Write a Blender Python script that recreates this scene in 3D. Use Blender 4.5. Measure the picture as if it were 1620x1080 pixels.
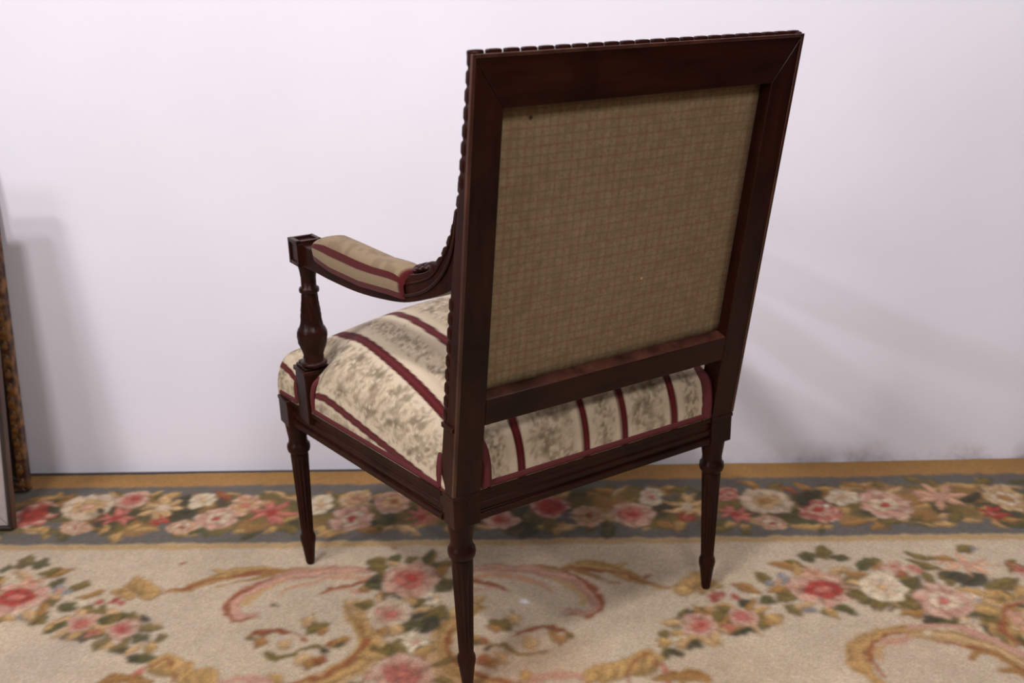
import bpy, bmesh, math, random
import numpy as np
from mathutils import Vector, Matrix

random.seed(7)
rng = np.random.default_rng(7)
for o in list(bpy.data.objects):
    bpy.data.objects.remove(o)
SC = bpy.context.scene
COL = SC.collection

# ------------------------------------------------------------------ camera, world, lights, exposure
F_PX = 1597.1
CAM = np.array([-0.103, -1.381, 1.002])
FWD = np.array([-0.0223, 0.9426, -0.3332]); FWD /= np.linalg.norm(FWD)
RGT = np.array([1.0, 0.0155, -0.0225]); RGT -= FWD * (RGT @ FWD); RGT /= np.linalg.norm(RGT)
UPV = np.cross(RGT, FWD)
cd = bpy.data.cameras.new('camera')
cam = bpy.data.objects.new('camera', cd); COL.objects.link(cam)
cd.sensor_width = 36.0
cd.lens = F_PX / 1620.0 * 36.0
cd.clip_start = 0.05
cd.dof.use_dof = True
cd.dof.focus_distance = 1.42
cd.dof.aperture_fstop = 4.5
m = Matrix.Identity(4)
for i in range(3):
    m[i][0] = RGT[i]; m[i][1] = UPV[i]; m[i][2] = -FWD[i]; m[i][3] = CAM[i]
cam.matrix_world = m
SC.camera = cam

W = bpy.data.worlds.new('world'); SC.world = W
W.use_nodes = True
W.node_tree.nodes['Background'].inputs[0].default_value = (0.95, 0.93, 1.0, 1)
W.node_tree.nodes['Background'].inputs[1].default_value = 0.02

def area_light(name, loc, target, sx, sy, power, colour):
    ld = bpy.data.lights.new(name, 'AREA')
    ld.shape = 'RECTANGLE'; ld.size = sx; ld.size_y = sy
    ld.energy = power; ld.color = colour
    o = bpy.data.objects.new(name, ld); COL.objects.link(o)
    o.location = loc
    d = Vector(target) - Vector(loc)
    o.rotation_euler = d.to_track_quat('-Z', 'Y').to_euler()
    return o

area_light('window_light_left', (-2.9, -2.7, 1.5), (0.1, 0.3, 0.6), 1.1, 0.9, 20, (1.0, 0.965, 1.0))
area_light('wall_lamp_low', (-2.1, -1.26, 1.98), (0.1, 0.4, 0.5), 0.34, 0.12, 14, (1.0, 0.965, 1.0))
area_light('wall_lamp_high', (-1.78, -1.26, 2.55), (0.1, 0.4, 0.5), 0.30, 0.12, 14, (1.0, 0.965, 1.0))
area_light('ceiling_lamp_left', (-0.95, -1.3, 2.75), (-0.1, 0.3, 0.3), 0.4, 0.14, 38, (1.0, 0.965, 0.98))
area_light('ceiling_lamp_right', (0.45, -1.9, 2.1), (0.1, 0.1, 0.2), 0.7, 0.35, 24, (1.0, 0.95, 0.96))
area_light('added_fill_by_wall', (0.55, -0.1, 2.5), (0.5, 0.5, 0.3), 0.5, 0.2, 12, (1.0, 0.96, 1.0))  # added fill for the upper right of the wall, no known lamp

vs = SC.view_settings
vs.view_transform = 'Standard'; vs.look = 'None'; vs.gamma = 1.0; vs.use_curve_mapping = False
vs.exposure = 0.05

# ------------------------------------------------------------------ helpers
def lin(r, g, b):
    c = np.array([r, g, b], float) / 255.0
    return np.where(c <= 0.04045, c / 12.92, ((c + 0.055) / 1.055) ** 2.4)

# where the rug's motifs lie: image pixels cast through the camera to floor metres
VIEW_EYE = np.array([-0.103, -1.381, 1.002])
VIEW_F = np.array([-0.0223, 0.9426, -0.3332]); VIEW_F /= np.linalg.norm(VIEW_F)
VIEW_R = np.array([1.0, 0.0155, -0.0225]); VIEW_R -= VIEW_F * (VIEW_R @ VIEW_F); VIEW_R /= np.linalg.norm(VIEW_R)
VIEW_U = np.cross(VIEW_R, VIEW_F)
def floor_at(px, py):
    d = VIEW_F * 1597.1 + VIEW_R * (px - 810.0) + VIEW_U * (540.0 - py)
    return (VIEW_EYE + d * (-VIEW_EYE[2] / d[2]))[:2]

def new_mat(name):
    mt = bpy.data.materials.new(name); mt.use_nodes = True
    nt = mt.node_tree
    return mt, nt, nt.nodes['Principled BSDF']

def N(nt, kind, **kw):
    n = nt.nodes.new(kind)
    for k, v in kw.items():
        if k in ('operation', 'data_type', 'blend_type', 'attribute_name', 'noise_dimensions', 'feature'):
            setattr(n, k, v)
        else:
            n.inputs[k].default_value = v
    return n

def mix(nt, a, b, fac, blend='MIX'):
    n = nt.nodes.new('ShaderNodeMix'); n.data_type = 'RGBA'; n.blend_type = blend
    for sock, v in ((n.inputs[0], fac), (n.inputs[6], a), (n.inputs[7], b)):
        if hasattr(v, 'links'):
            nt.links.new(v, sock)
        elif isinstance(v, (int, float)):
            sock.default_value = v
        else:
            sock.default_value = (*[float(x) for x in v], 1)
    return n.outputs[2]

def ramp(nt, src, a, b):
    n = nt.nodes.new('ShaderNodeMapRange')
    n.inputs[1].default_value = a; n.inputs[2].default_value = b
    n.clamp = True
    nt.links.new(src, n.inputs[0])
    return n.outputs[0]

def bump(nt, bsdf, src, strength, dist):
    b = nt.nodes.new('ShaderNodeBump'); b.inputs['Strength'].default_value = strength
    b.inputs['Distance'].default_value = dist
    nt.links.new(src, b.inputs['Height']); nt.links.new(b.outputs[0], bsdf.inputs['Normal'])

def wood(name, dark, light, rough=0.38, stretch=(40, 40, 6), spec=0.5):
    mt, nt, bs = new_mat(name)
    tc = nt.nodes.new('ShaderNodeTexCoord')
    mp = nt.nodes.new('ShaderNodeMapping'); mp.inputs['Scale'].default_value = stretch
    nt.links.new(tc.outputs['Object'], mp.inputs[0])
    nz = N(nt, 'ShaderNodeTexNoise', Scale=1.0, Detail=6.0, Roughness=0.6)
    nt.links.new(mp.outputs[0], nz.inputs['Vector'])
    n2 = N(nt, 'ShaderNodeTexNoise', Scale=9.0, Detail=3.0)
    nt.links.new(tc.outputs['Object'], n2.inputs['Vector'])
    c = mix(nt, dark, light, ramp(nt, nz.outputs[0], 0.35, 0.7))
    c = mix(nt, c, [x * 0.45 for x in dark], ramp(nt, n2.outputs[0], 0.5, 0.75))
    nt.links.new(c, bs.inputs['Base Color'])
    bs.inputs['Roughness'].default_value = rough
    bs.inputs['Specular IOR Level'].default_value = spec
    bump(nt, bs, nz.outputs[0], 0.12, 0.002)
    return mt

M = {}
M['mahogany'] = wood('mahogany', (0.0125, 0.0028, 0.0018), (0.033, 0.0076, 0.0038), 0.34, spec=0.16)
M['mahogany_across'] = wood('mahogany_across', (0.0125, 0.0028, 0.0018), (0.033, 0.0076, 0.0038), 0.34, (6, 40, 40), 0.16)
M['worn_glint_edge'] = wood('worn_glint_edge', (0.030, 0.0085, 0.0055), (0.085, 0.030, 0.018), 0.3, (40, 40, 9), 0.35)  # lighter wood: wear on the fillets, plus painted highlights on top edge and ledge
M['brown_wood'] = wood('brown_wood', (0.055, 0.025, 0.014), (0.12, 0.058, 0.032), 0.5)
M['dark_wood'] = wood('dark_wood', (0.014, 0.008, 0.006), (0.03, 0.016, 0.011), 0.5)

def painted_cloth(name, attr='paint', rough=0.95, weave=900, var=0.16, relief=0.25, noise=220):
    mt, nt, bs = new_mat(name)
    at = nt.nodes.new('ShaderNodeAttribute'); at.attribute_name = attr
    tc = nt.nodes.new('ShaderNodeTexCoord')
    nz = N(nt, 'ShaderNodeTexNoise', Scale=float(noise), Detail=3.0, Roughness=0.7)
    nt.links.new(tc.outputs['Object'], nz.inputs['Vector'])
    k = nt.nodes.new('ShaderNodeMapRange')
    k.inputs[1].default_value = 0.25; k.inputs[2].default_value = 0.75
    k.inputs[3].default_value = 1 - var; k.inputs[4].default_value = 1 + var
    nt.links.new(nz.outputs[0], k.inputs[0])
    vm = nt.nodes.new('ShaderNodeVectorMath'); vm.operation = 'SCALE'
    nt.links.new(at.outputs['Color'], vm.inputs[0]); nt.links.new(k.outputs[0], vm.inputs['Scale'])
    nt.links.new(vm.outputs[0], bs.inputs['Base Color'])
    bs.inputs['Roughness'].default_value = rough
    bs.inputs['Specular IOR Level'].default_value = 0.15
    bs.inputs['Sheen Weight'].default_value = 0.1
    w2 = N(nt, 'ShaderNodeTexNoise', Scale=float(weave), Detail=1.0)
    nt.links.new(tc.outputs['Object'], w2.inputs['Vector'])
    bump(nt, bs, w2.outputs[0], relief, 0.0015)
    return mt

M['rug'] = painted_cloth('rug_wool', var=0.17, weave=420, relief=0.5, noise=230)
M['stripe_cloth'] = painted_cloth('striped_cloth', var=0.10, rough=0.8, noise=350)

def plain_cloth(name, col, rough=0.85, var=0.2, scale=400):
    mt, nt, bs = new_mat(name)
    tc = nt.nodes.new('ShaderNodeTexCoord')
    nz = N(nt, 'ShaderNodeTexNoise', Scale=float(scale), Detail=3.0)
    nt.links.new(tc.outputs['Object'], nz.inputs['Vector'])
    c = mix(nt, [x * (1 - var) for x in col], [x * (1 + var) for x in col], ramp(nt, nz.outputs[0], .3, .7))
    nt.links.new(c, bs.inputs['Base Color'])
    bs.inputs['Roughness'].default_value = rough
    bump(nt, bs, nz.outputs[0], 0.3, 0.001)
    return mt
M['red_gimp'] = plain_cloth('red_gimp', (0.078, 0.0050, 0.0062), 0.8)
M['canvas'] = plain_cloth('pale_canvas', (0.30, 0.255, 0.24), 0.9, 0.08, 60)
M['floor'] = wood('floor_boards', (0.02, 0.012, 0.008), (0.05, 0.03, 0.02), 0.5)

# khaki check cloth on the outside of the chair back
def check_cloth():
    mt, nt, bs = new_mat('khaki_check')
    tc = nt.nodes.new('ShaderNodeTexCoord')
    sp = nt.nodes.new('ShaderNodeSeparateXYZ'); 
    # a slightly wavy weave
    wz = N(nt, 'ShaderNodeTexNoise', Scale=14.0, Detail=2.0)
    nt.links.new(tc.outputs['Object'], wz.inputs['Vector'])
    va = nt.nodes.new('ShaderNodeVectorMath'); va.operation = 'MULTIPLY_ADD'
    nt.links.new(wz.outputs[1], va.inputs[0]); va.inputs[1].default_value = (0.003,) * 3
    nt.links.new(tc.outputs['Object'], va.inputs[2])
    nt.links.new(va.outputs[0], sp.inputs[0])
    def lines(out, period, phase, width):
        a = N(nt, 'ShaderNodeMath', operation='MULTIPLY_ADD'); a.inputs[1].default_value = 1 / period; a.inputs[2].default_value = phase + 50
        nt.links.new(out, a.inputs[0])
        f = N(nt, 'ShaderNodeMath', operation='FRACT'); nt.links.new(a.outputs[0], f.inputs[0])
        p = N(nt, 'ShaderNodeMath', operation='PINGPONG'); p.inputs[1].default_value = 0.5; nt.links.new(f.outputs[0], p.inputs[0])
        return ramp(nt, p.outputs[0], width, width * 0.3)
    nz = N(nt, 'ShaderNodeTexNoise', Scale=55.0, Detail=4.0, Roughness=0.7)
    nt.links.new(tc.outputs['Object'], nz.inputs['Vector'])
    nf = N(nt, 'ShaderNodeTexNoise', Scale=260.0, Detail=2.0)
    nt.links.new(tc.outputs['Object'], nf.inputs['Vector'])
    base = mix(nt, lin(126, 106, 80), lin(142, 122, 95), ramp(nt, nz.outputs[0], 0.35, 0.65))
    base = mix(nt, base, lin(114, 94, 70), ramp(nt, nf.outputs[0], 0.5, 0.8))
    X, Z = sp.outputs[0], sp.outputs[2]
    def lay(c, mask, col, amt):
        mm = N(nt, 'ShaderNodeMath', operation='MULTIPLY'); mm.inputs[1].default_value = amt
        nt.links.new(mask, mm.inputs[0])
        return mix(nt, c, col, mm.outputs[0])
    c = base
    for out, ph in ((X, 0.1), (Z, 0.3)):
        c = lay(c, lines(out, 0.0235, ph, 0.09), lin(136, 74, 62), 0.24)
        c = lay(c, lines(out, 0.0235, ph + 0.5, 0.09), lin(100, 104, 74), 0.26)
        c = lay(c, lines(out, 0.01175, ph + 0.25, 0.12), lin(98, 82, 60), 0.25)
    # one darker spot and one pale fleck, as on the real cloth
    def spot(c, x, z, r, col):
        d = nt.nodes.new('ShaderNodeVectorMath'); d.operation = 'DISTANCE'
        xz = nt.nodes.new('ShaderNodeCombineXYZ'); nt.links.new(X, xz.inputs[0]); nt.links.new(Z, xz.inputs[2])
        nt.links.new(xz.outputs[0], d.inputs[0]); d.inputs[1].default_value = (x, 0, z)
        return mix(nt, c, col, ramp(nt, d.outputs[1], r, r * 0.4))
    c = spot(c, -0.163, 0.852, 0.0042, lin(60, 48, 34))
    c = spot(c, 0.045, 0.607, 0.0028, lin(190, 165, 130))
    nt.links.new(c, bs.inputs['Base Color'])
    bs.inputs['Roughness'].default_value = 0.95
    bs.inputs['Specular IOR Level'].default_value = 0.1
    bump(nt, bs, nf.outputs[0], 0.3, 0.001)
    return mt
M['check'] = check_cloth()

def gilt():
    mt, nt, bs = new_mat('worn_gilt')
    tc = nt.nodes.new('ShaderNodeTexCoord')
    nz = N(nt, 'ShaderNodeTexNoise', Scale=38.0, Detail=4.0)
    nt.links.new(tc.outputs['Object'], nz.inputs['Vector'])
    c = mix(nt, lin(62, 36, 22), lin(150, 104, 52), ramp(nt, nz.outputs[0], 0.42, 0.68))
    nt.links.new(c, bs.inputs['Base Color'])
    bs.inputs['Roughness'].default_value = 0.45
    bump(nt, bs, nz.outputs[0], 0.6, 0.006)
    return mt
M['gilt'] = gilt()

def wall_paint():
    mt, nt, bs = new_mat('white_wall_paint')
    tc = nt.nodes.new('ShaderNodeTexCoord')
    n1 = N(nt, 'ShaderNodeTexNoise', Scale=2.2, Detail=5.0)
    n2 = N(nt, 'ShaderNodeTexNoise', Scale=150.0, Detail=3.0)
    n3 = N(nt, 'ShaderNodeTexNoise', Scale=9.0, Detail=6.0, Roughness=0.65)
    for n in (n1, n2, n3):
        nt.links.new(tc.outputs['Object'], n.inputs['Vector'])
    c = mix(nt, (0.765, 0.745, 0.815), (0.805, 0.785, 0.855), ramp(nt, n1.outputs[0], 0.35, 0.65))
    # scuffed dirt along the foot of the wall, to the right
    sp = nt.nodes.new('ShaderNodeSeparateXYZ'); nt.links.new(tc.outputs['Object'], sp.inputs[0])
    low = ramp(nt, sp.outputs[2], 0.05, 0.0)
    rgt = ramp(nt, sp.outputs[0], 0.1, 0.75)
    a = N(nt, 'ShaderNodeMath', operation='MULTIPLY'); nt.links.new(low, a.inputs[0]); nt.links.new(rgt, a.inputs[1])
    b = N(nt, 'ShaderNodeMath', operation='MULTIPLY'); nt.links.new(a.outputs[0], b.inputs[0]); nt.links.new(ramp(nt, n3.outputs[0], 0.42, 0.68), b.inputs[1])
    c = mix(nt, c, (0.33, 0.27, 0.28), b.outputs[0])
    nt.links.new(c, bs.inputs['Base Color'])
    bs.inputs['Roughness'].default_value = 0.9
    bs.inputs['Specular IOR Level'].default_value = 0.15
    bump(nt, bs, n2.outputs[0], 0.10, 0.003)
    return mt
M['wall'] = wall_paint()

# ---- mesh builder
class MB:
    def __init__(self):
        self.v = []; self.f = []
    def add(self, vs, fs):
        k = len(self.v)
        self.v += [tuple(map(float, p)) for p in vs]
        self.f += [tuple(i + k for i in q) for q in fs]
        return self
    def hexa(self, c):          # bottom 0-3 counter-clockwise, top 4-7
        return self.add(c, [(3, 2, 1, 0), (4, 5, 6, 7), (0, 1, 5, 4), (1, 2, 6, 5), (2, 3, 7, 6), (3, 0, 4, 7)])
    def box(self, x0, x1, y0, y1, z0, z1):
        return self.hexa([(x0, y0, z0), (x1, y0, z0), (x1, y1, z0), (x0, y1, z0), (x0, y0, z1), (x1, y0, z1), (x1, y1, z1), (x0, y1, z1)])
    def loft(self, rings, cap=True, close=True):
        n = len(rings[0]); vs = [p for r in rings for p in r]; fs = []
        for i in range(len(rings) - 1):
            for j in range(n if close else n - 1):
                k = (j + 1) % n
                fs.append((i * n + j, i * n + k, (i + 1) * n + k, (i + 1) * n + j))
        if cap:
            fs.append(tuple(range(n - 1, -1, -1)))
            fs.append(tuple((len(rings) - 1) * n + j for j in range(n)))
        return self.add(vs, fs)
    def lathe(self, prof, cx, cy, seg=36, flute=None, twist=0.0, lean=(0, 0, 0)):
        """prof: (z, r) list; flute(z) gives the flute depth; lean: axis drift per metre above lean[2]"""
        rings = []
        for z, r in prof:
            ring = []
            dx, dy = lean[0] * (z - lean[2]), lean[1] * (z - lean[2])
            dep = flute(z) if flute else 0.0
            for j in range(seg):
                a = 2 * math.pi * j / seg
                rr = r - dep * (0.5 - 0.5 * math.cos(12 * (a + twist * z))) if dep else r
                ring.append((cx + dx + rr * math.cos(a), cy + dy + rr * math.sin(a), z))
            rings.append(ring)
        return self.loft(rings)
    def tube(self, pts, r, seg=8, flat=1.0):
        pts = [Vector(p) for p in pts]; rings = []; s = None
        for i, p in enumerate(pts):
            t = (pts[min(i + 1, len(pts) - 1)] - pts[max(i - 1, 0)]).normalized()
            if s is None:
                s = t.cross(Vector((0, 0, 1)) if abs(t.z) < 0.9 else Vector((0, 1, 0))).normalized()
            s = (s - t * s.dot(t)).normalized(); u = s.cross(t)
            rings.append([tuple(p + s * (r * math.cos(2 * math.pi * j / seg)) + u * (r * flat * math.sin(2 * math.pi * j / seg))) for j in range(seg)])
        return self.loft(rings)
    def blob(self, c, rx, ry, rz, nu=10, nv=6, p=1.0):
        rings = []
        for i in range(nv + 1):
            th = math.pi * (0.04 + 0.92 * i / nv); rings.append([])
            for j in range(nu):
                a = 2 * math.pi * j / nu
                q = lambda s: math.copysign(abs(s) ** p, s)
                rings[-1].append((c[0] + rx * math.sin(th) ** p * q(math.cos(a)), c[1] + ry * math.sin(th) ** p * q(math.sin(a)), c[2] - rz * q(math.cos(th))))
        return self.loft(rings)
    def build(self, name, mat, parent=None, bevel=0.0, smooth=True, angle=35):
        me = bpy.data.meshes.new(name)
        me.from_pydata(self.v, [], self.f)
        bm = bmesh.new(); bm.from_mesh(me)
        bmesh.ops.recalc_face_normals(bm, faces=bm.faces)
        bm.to_mesh(me); bm.free()
        if smooth:
            me.polygons.foreach_set('use_smooth', [True] * len(me.polygons))
            me.set_sharp_from_angle(angle=math.radians(angle))
        me.materials.append(mat)
        o = bpy.data.objects.new(name, me); COL.objects.link(o)
        if parent: o.parent = parent
        if bevel:
            b = o.modifiers.new('bevel', 'BEVEL'); b.width = bevel; b.segments = 2
            b.limit_method = 'ANGLE'; b.angle_limit = math.radians(40); b.harden_normals = False
        return o

def empty(name, label, cat, loc=(0, 0, 0), rot=(0, 0, 0), group=None):
    o = bpy.data.objects.new(name, None); COL.objects.link(o)
    o.location = loc; o.rotation_euler = rot
    o.empty_display_size = 0.1
    o['label'] = label; o['category'] = cat
    if group: o['group'] = group
    return o

def spline(pts, n):
    """Catmull-Rom through pts (any dimension), n samples"""
    P = np.array(pts, float)
    P = np.vstack([2 * P[0] - P[1], P, 2 * P[-1] - P[-2]])
    m_ = len(pts) - 1; out = []
    for t in np.linspace(0, m_ - 1e-9, n):
        i = int(t); u = t - i
        a, b, c, d = P[i], P[i + 1], P[i + 2], P[i + 3]
        out.append(0.5 * ((2 * b) + (c - a) * u + (2 * a - 5 * b + 4 * c - d) * u * u + (3 * b - a - 3 * c + d) * u ** 3))
    return np.array(out)

# ------------------------------------------------------------------ setting
def structure(o):
    o['kind'] = 'structure'; return o
structure(MB().box(-3.2, 3.2, -3.0, 0.75, -0.07, -0.0095).build('floor', M['floor']))
structure(MB().box(-3.2, 3.2, 0.643, 0.75, -0.0095, 2.7).build('wall_back', M['wall'], smooth=False))

# ------------------------------------------------------------------ rug (woven picture carried as a colour per knot)
xs = np.concatenate([np.linspace(-2.1, -1.32, 40), np.arange(-1.3, 1.1, 0.0026), np.linspace(1.12, 1.8, 36)])
ys = np.concatenate([np.linspace(-2.2, -0.6, 50), np.arange(-0.58, -0.2, 0.0045), np.arange(-0.198, 0.624, 0.0028)])
GX, GY = np.meshgrid(xs, ys)
PIC = np.zeros(GX.shape + (3,))

def value_noise(x, y, scale, seed):
    r = np.random.default_rng(seed); T = r.random((64, 64))
    u = x / scale; v = y / scale
    i = np.floor(u).astype(int); j = np.floor(v).astype(int); fu = u - i; fv = v - j
    fu = fu * fu * (3 - 2 * fu); fv = fv * fv * (3 - 2 * fv)
    g = lambda a, b: T[a % 64, b % 64]
    return (g(i, j) * (1 - fu) + g(i + 1, j) * fu) * (1 - fv) + (g(i, j + 1) * (1 - fu) + g(i + 1, j + 1) * fu) * fv

WOB_X = (value_noise(GX, GY, 0.022, 1) - .5) * 0.014 + (value_noise(GX, GY, 0.008, 12) - .5) * 0.007
WOB_Y = (value_noise(GX, GY, 0.022, 2) - .5) * 0.014 + (value_noise(GX, GY, 0.008, 13) - .5) * 0.007

CREAM = lin(186, 167, 141); GOLD = lin(172, 136, 84); OCHRE = lin(148, 108, 60); SLATE = lin(97, 91, 83)
OLIVE = lin(110, 92, 48); GREEN = lin(84, 78, 44); DKGREEN = lin(66, 61, 42)
PINK = lin(182, 138, 116); RED = lin(150, 58, 46); PALE = lin(192, 168, 140); ROSE = lin(170, 100, 84)
TAN = lin(180, 146, 102); RUST = lin(138, 80, 48); PEACH = lin(184, 140, 110)
cols = {'cream': lin(200, 182, 152), 'gold': GOLD, 'ochre': OCHRE, 'olive': OLIVE, 'green': GREEN, 'dark': DKGREEN, 'pink': PINK, 'red': RED,
        'pale': PALE, 'rose': ROSE, 'tan': TAN, 'rust': RUST, 'peach': PEACH, 'blue': lin(132, 126, 124)}

def window(x0, x1, y0, y1):
    i0, i1 = np.searchsorted(xs, [x0, x1]); j0, j1 = np.searchsorted(ys, [y0, y1])
    return slice(max(j0, 0), j1), slice(max(i0, 0), i1)

def dab(cx, cy, a, b, ang, col, amt=1.0, soft=0.25, pointed=False):
    R = max(a, b) * 1.3
    J, I = window(cx - R, cx + R, cy - R, cy + R)
    x = GX[J, I] + WOB_X[J, I] - cx; y = GY[J, I] + WOB_Y[J, I] - cy
    if x.size == 0: return
    c, s = math.cos(ang), math.sin(ang)
    u = (x * c + y * s) / a; v = (-x * s + y * c) / b
    d = np.abs(u) ** 1.6 + np.abs(v) ** 1.0 * 1.0 if pointed else np.sqrt(u * u + v * v)
    k = np.clip((1 - d) / soft + 0.5, 0, 1)[..., None] * amt
    PIC[J, I] = PIC[J, I] * (1 - k) + np.asarray(col) * k

def shade_of(c, f):
    return np.clip(np.asarray(c) * f, 0, 0.95)

def leaf(cx, cy, L, wd, ang, col):
    wd = wd * .74
    dab(cx, cy, L * .54, wd * .54, ang, shade_of(col, 0.58), 0.9, 0.3, True)
    dab(cx, cy + wd * .10, L * .46, wd * .36, ang, shade_of(col, 1.12), 0.95, 0.4, True)
    dab(cx + L * .06, cy + wd * .18, L * .25, wd * .14, ang, shade_of(col, 1.45), 0.7, 0.6, True)
    dab(cx, cy - wd * .04, L * .42, wd * .06, ang, shade_of(col, 0.5), 0.7, 0.6)

def rose(cx, cy, rx, ry, outer, mid, core, R):
    n = 8; a0 = R.random() * 6.28
    dab(cx, cy, rx * .86, ry * .86, 0, shade_of(outer, .85))
    for k in range(n):
        a = a0 + 2 * math.pi * k / n + R.normal() * .12
        px, py = cx + rx * .66 * math.cos(a), cy + ry * .66 * math.sin(a)
        dab(px, py, rx * .42, ry * .34, a + 1.57, shade_of(outer, .60), .9)
        dab(px + rx * .05 * math.cos(a), py + ry * .05 * math.sin(a), rx * .34, ry * .23, a + 1.57 + R.normal() * .35, shade_of(outer, .90 + .3 * R.random()), .95)
    for k in range(n):
        a = a0 + 2 * math.pi * (k + .15 * R.normal()) / n
        dab(cx + rx * (.86 + .06 * R.normal()) * math.cos(a), cy + ry * (.86 + .06 * R.normal()) * math.sin(a), rx * .26, ry * .07, a + 1.57 + R.normal() * .3, lin(198, 176, 150), .65)
        dab(cx + rx * .5 * math.cos(a + .35), cy + ry * .5 * math.sin(a + .35), rx * .2, ry * .05, a + 1.9, shade_of(mid, .62), .7)
    for k in range(6):
        a = a0 + .4 + 2 * math.pi * k / 6 + R.normal() * .15
        px, py = cx + rx * .36 * math.cos(a), cy + ry * .36 * math.sin(a)
        dab(px, py, rx * .27, ry * .2, a + 1.57, shade_of(mid, .66), .9)
        dab(px + rx * .04 * math.cos(a), py + ry * .04 * math.sin(a), rx * .22, ry * .13, a + 1.57, shade_of(mid, 1.05 + .25 * R.random()), .9)
    dab(cx, cy, rx * .24, ry * .22, 0, core)
    dab(cx + rx * .06, cy + ry * .05, rx * .12, ry * .08, .5, shade_of(core, 1.6), .8)
    for k in range(3):
        a = R.random() * 6.28
        dab(cx + rx * .5 * math.cos(a), cy + ry * .5 * math.sin(a), rx * .2, ry * .06, a + 1.57, core, .55)

def lily(cx, cy, rx, ry, c1, c2, R):
    for k in range(7):
        a = 2 * math.pi * k / 7 + R.normal() * .15
        leaf(cx + rx * .55 * math.cos(a), cy + ry * .55 * math.sin(a), max(rx, ry) * 1.0, min(rx, ry) * .55, a, c1 if k % 2 else shade_of(c1, 1.15))
    dab(cx, cy, rx * .25, ry * .25, 0, c2)

def stroke(pts, widths, col, amt=0.95, soft=0.35):
    P = spline(pts, max(12, len(pts) * 9))
    Wd = 0.78 * np.interp(np.linspace(0, 1, len(P)), np.linspace(0, 1, len(widths)), widths)
    for i in range(len(P) - 1):
        d = P[i + 1] - P[i]; L = np.linalg.norm(d)
        dab(P[i, 0], P[i, 1], max(L * 1.1, Wd[i] * .5), Wd[i] * .5, math.atan2(d[1], d[0]), col, amt, soft)

# ground, bands
PIC[:] = CREAM
border_in, border_out = 0.318, 0.556
blue = np.clip((GY + WOB_Y * .6 - border_in) / .006 + .5, 0, 1)[..., None]
PIC[:] = PIC * (1 - blue) + SLATE * blue
gl = (np.clip(1 - np.abs(GY + WOB_Y * .6 - 0.308) / .013, 0, 1) ** .6)[..., None]
PIC[:] = PIC * (1 - gl * .9) + lin(166, 132, 78) * gl * .9
go = np.clip((GY + WOB_Y * .6 - border_out) / .008 + .5, 0, 1)[..., None]
gcol = OCHRE * (1 - np.clip((GY - .556) / .05, 0, 1)[..., None]) * 1.2 + lin(150, 112, 60) * np.clip((GY - .556) / .05, 0, 1)[..., None]
PIC[:] = PIC * (1 - go) + gcol * go

AXIS = 0.5 * (floor_at(215, 932)[0] + floor_at(1113, 935)[0]) 
class Mirror:
    def __init__(self, both): self.s = (1, -1) if both else (1,)
    def pt(self, p, s): return (p[0], p[1]) if s == 1 else (2 * AXIS - p[0], p[1])
RR = np.random.default_rng(11)

def f_rose(px, py, w, h, o, mi, co, both=True):
    p = floor_at(px, py); q = floor_at(px + w / 2, py); t = floor_at(px, py - h / 2)
    rx, ry = abs(q[0] - p[0]), abs(t[1] - p[1])
    M_ = Mirror(both)
    for s in M_.s:
        c = M_.pt(p, s)
        if py > 850 and w > 30:         # a collar of small leaves behind each bloom of the field
            for k in range(11):
                a_ = 6.283 * k / 11 + RR.normal() * .2; g_ = 1.12 + .22 * RR.random()
                leaf(c[0] + rx * g_ * math.cos(a_), c[1] + ry * g_ * math.sin(a_), .040 + .02 * RR.random(), .026, a_ + RR.normal() * .4, cols[RR.choice(['olive', 'olive', 'green', 'gold', 'tan', 'ochre'])])
        rose(c[0], c[1], rx, ry, cols[o], cols[mi], cols[co], RR)
def f_lily(px, py, w, h, o, co, both=True):
    p = floor_at(px, py); q = floor_at(px + w / 2, py); t = floor_at(px, py - h / 2)
    M_ = Mirror(both)
    for s in M_.s:
        c = M_.pt(p, s); lily(c[0], c[1], abs(q[0] - p[0]), abs(t[1] - p[1]), cols[o], cols[co], RR)
def f_leaf(x0, y0, x1, y1, wd, co, both=True):
    a, b = floor_at(x0, y0), floor_at(x1, y1)
    M_ = Mirror(both)
    for s in M_.s:
        A, B = np.array(M_.pt(a, s)), np.array(M_.pt(b, s)); d = B - A
        leaf(*(A + B) / 2, np.linalg.norm(d) * 1.1, wd, math.atan2(d[1], d[0]), cols[co])
def f_stroke(pts, widths, co, both=True, amt=.95):
    P = [floor_at(*p) for p in pts]
    M_ = Mirror(both)
    for s in M_.s:
        Q = [M_.pt(p, s) for p in P]
        stroke(Q, widths, cols[co], amt)
        if max(widths) > .025:
            Q = np.array(Q); T = np.gradient(Q, axis=0); T /= np.linalg.norm(T, axis=1)[:, None] + 1e-9
            nn = np.stack([-T[:, 1], T[:, 0]], 1); Wd = np.array([np.interp(i / (len(Q) - 1), np.linspace(0, 1, len(widths)), widths) for i in range(len(Q))])[:, None]
            for off, f_, wf in ((.36, .55, .13), (-.34, .58, .13), (.10, 1.22, .2), (-.12, .68, .10), (.24, .95, .1)):
                stroke(Q + nn * Wd * .78 * off, [w_ * wf for w_ in widths], shade_of(cols[co], f_), .85)

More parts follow.
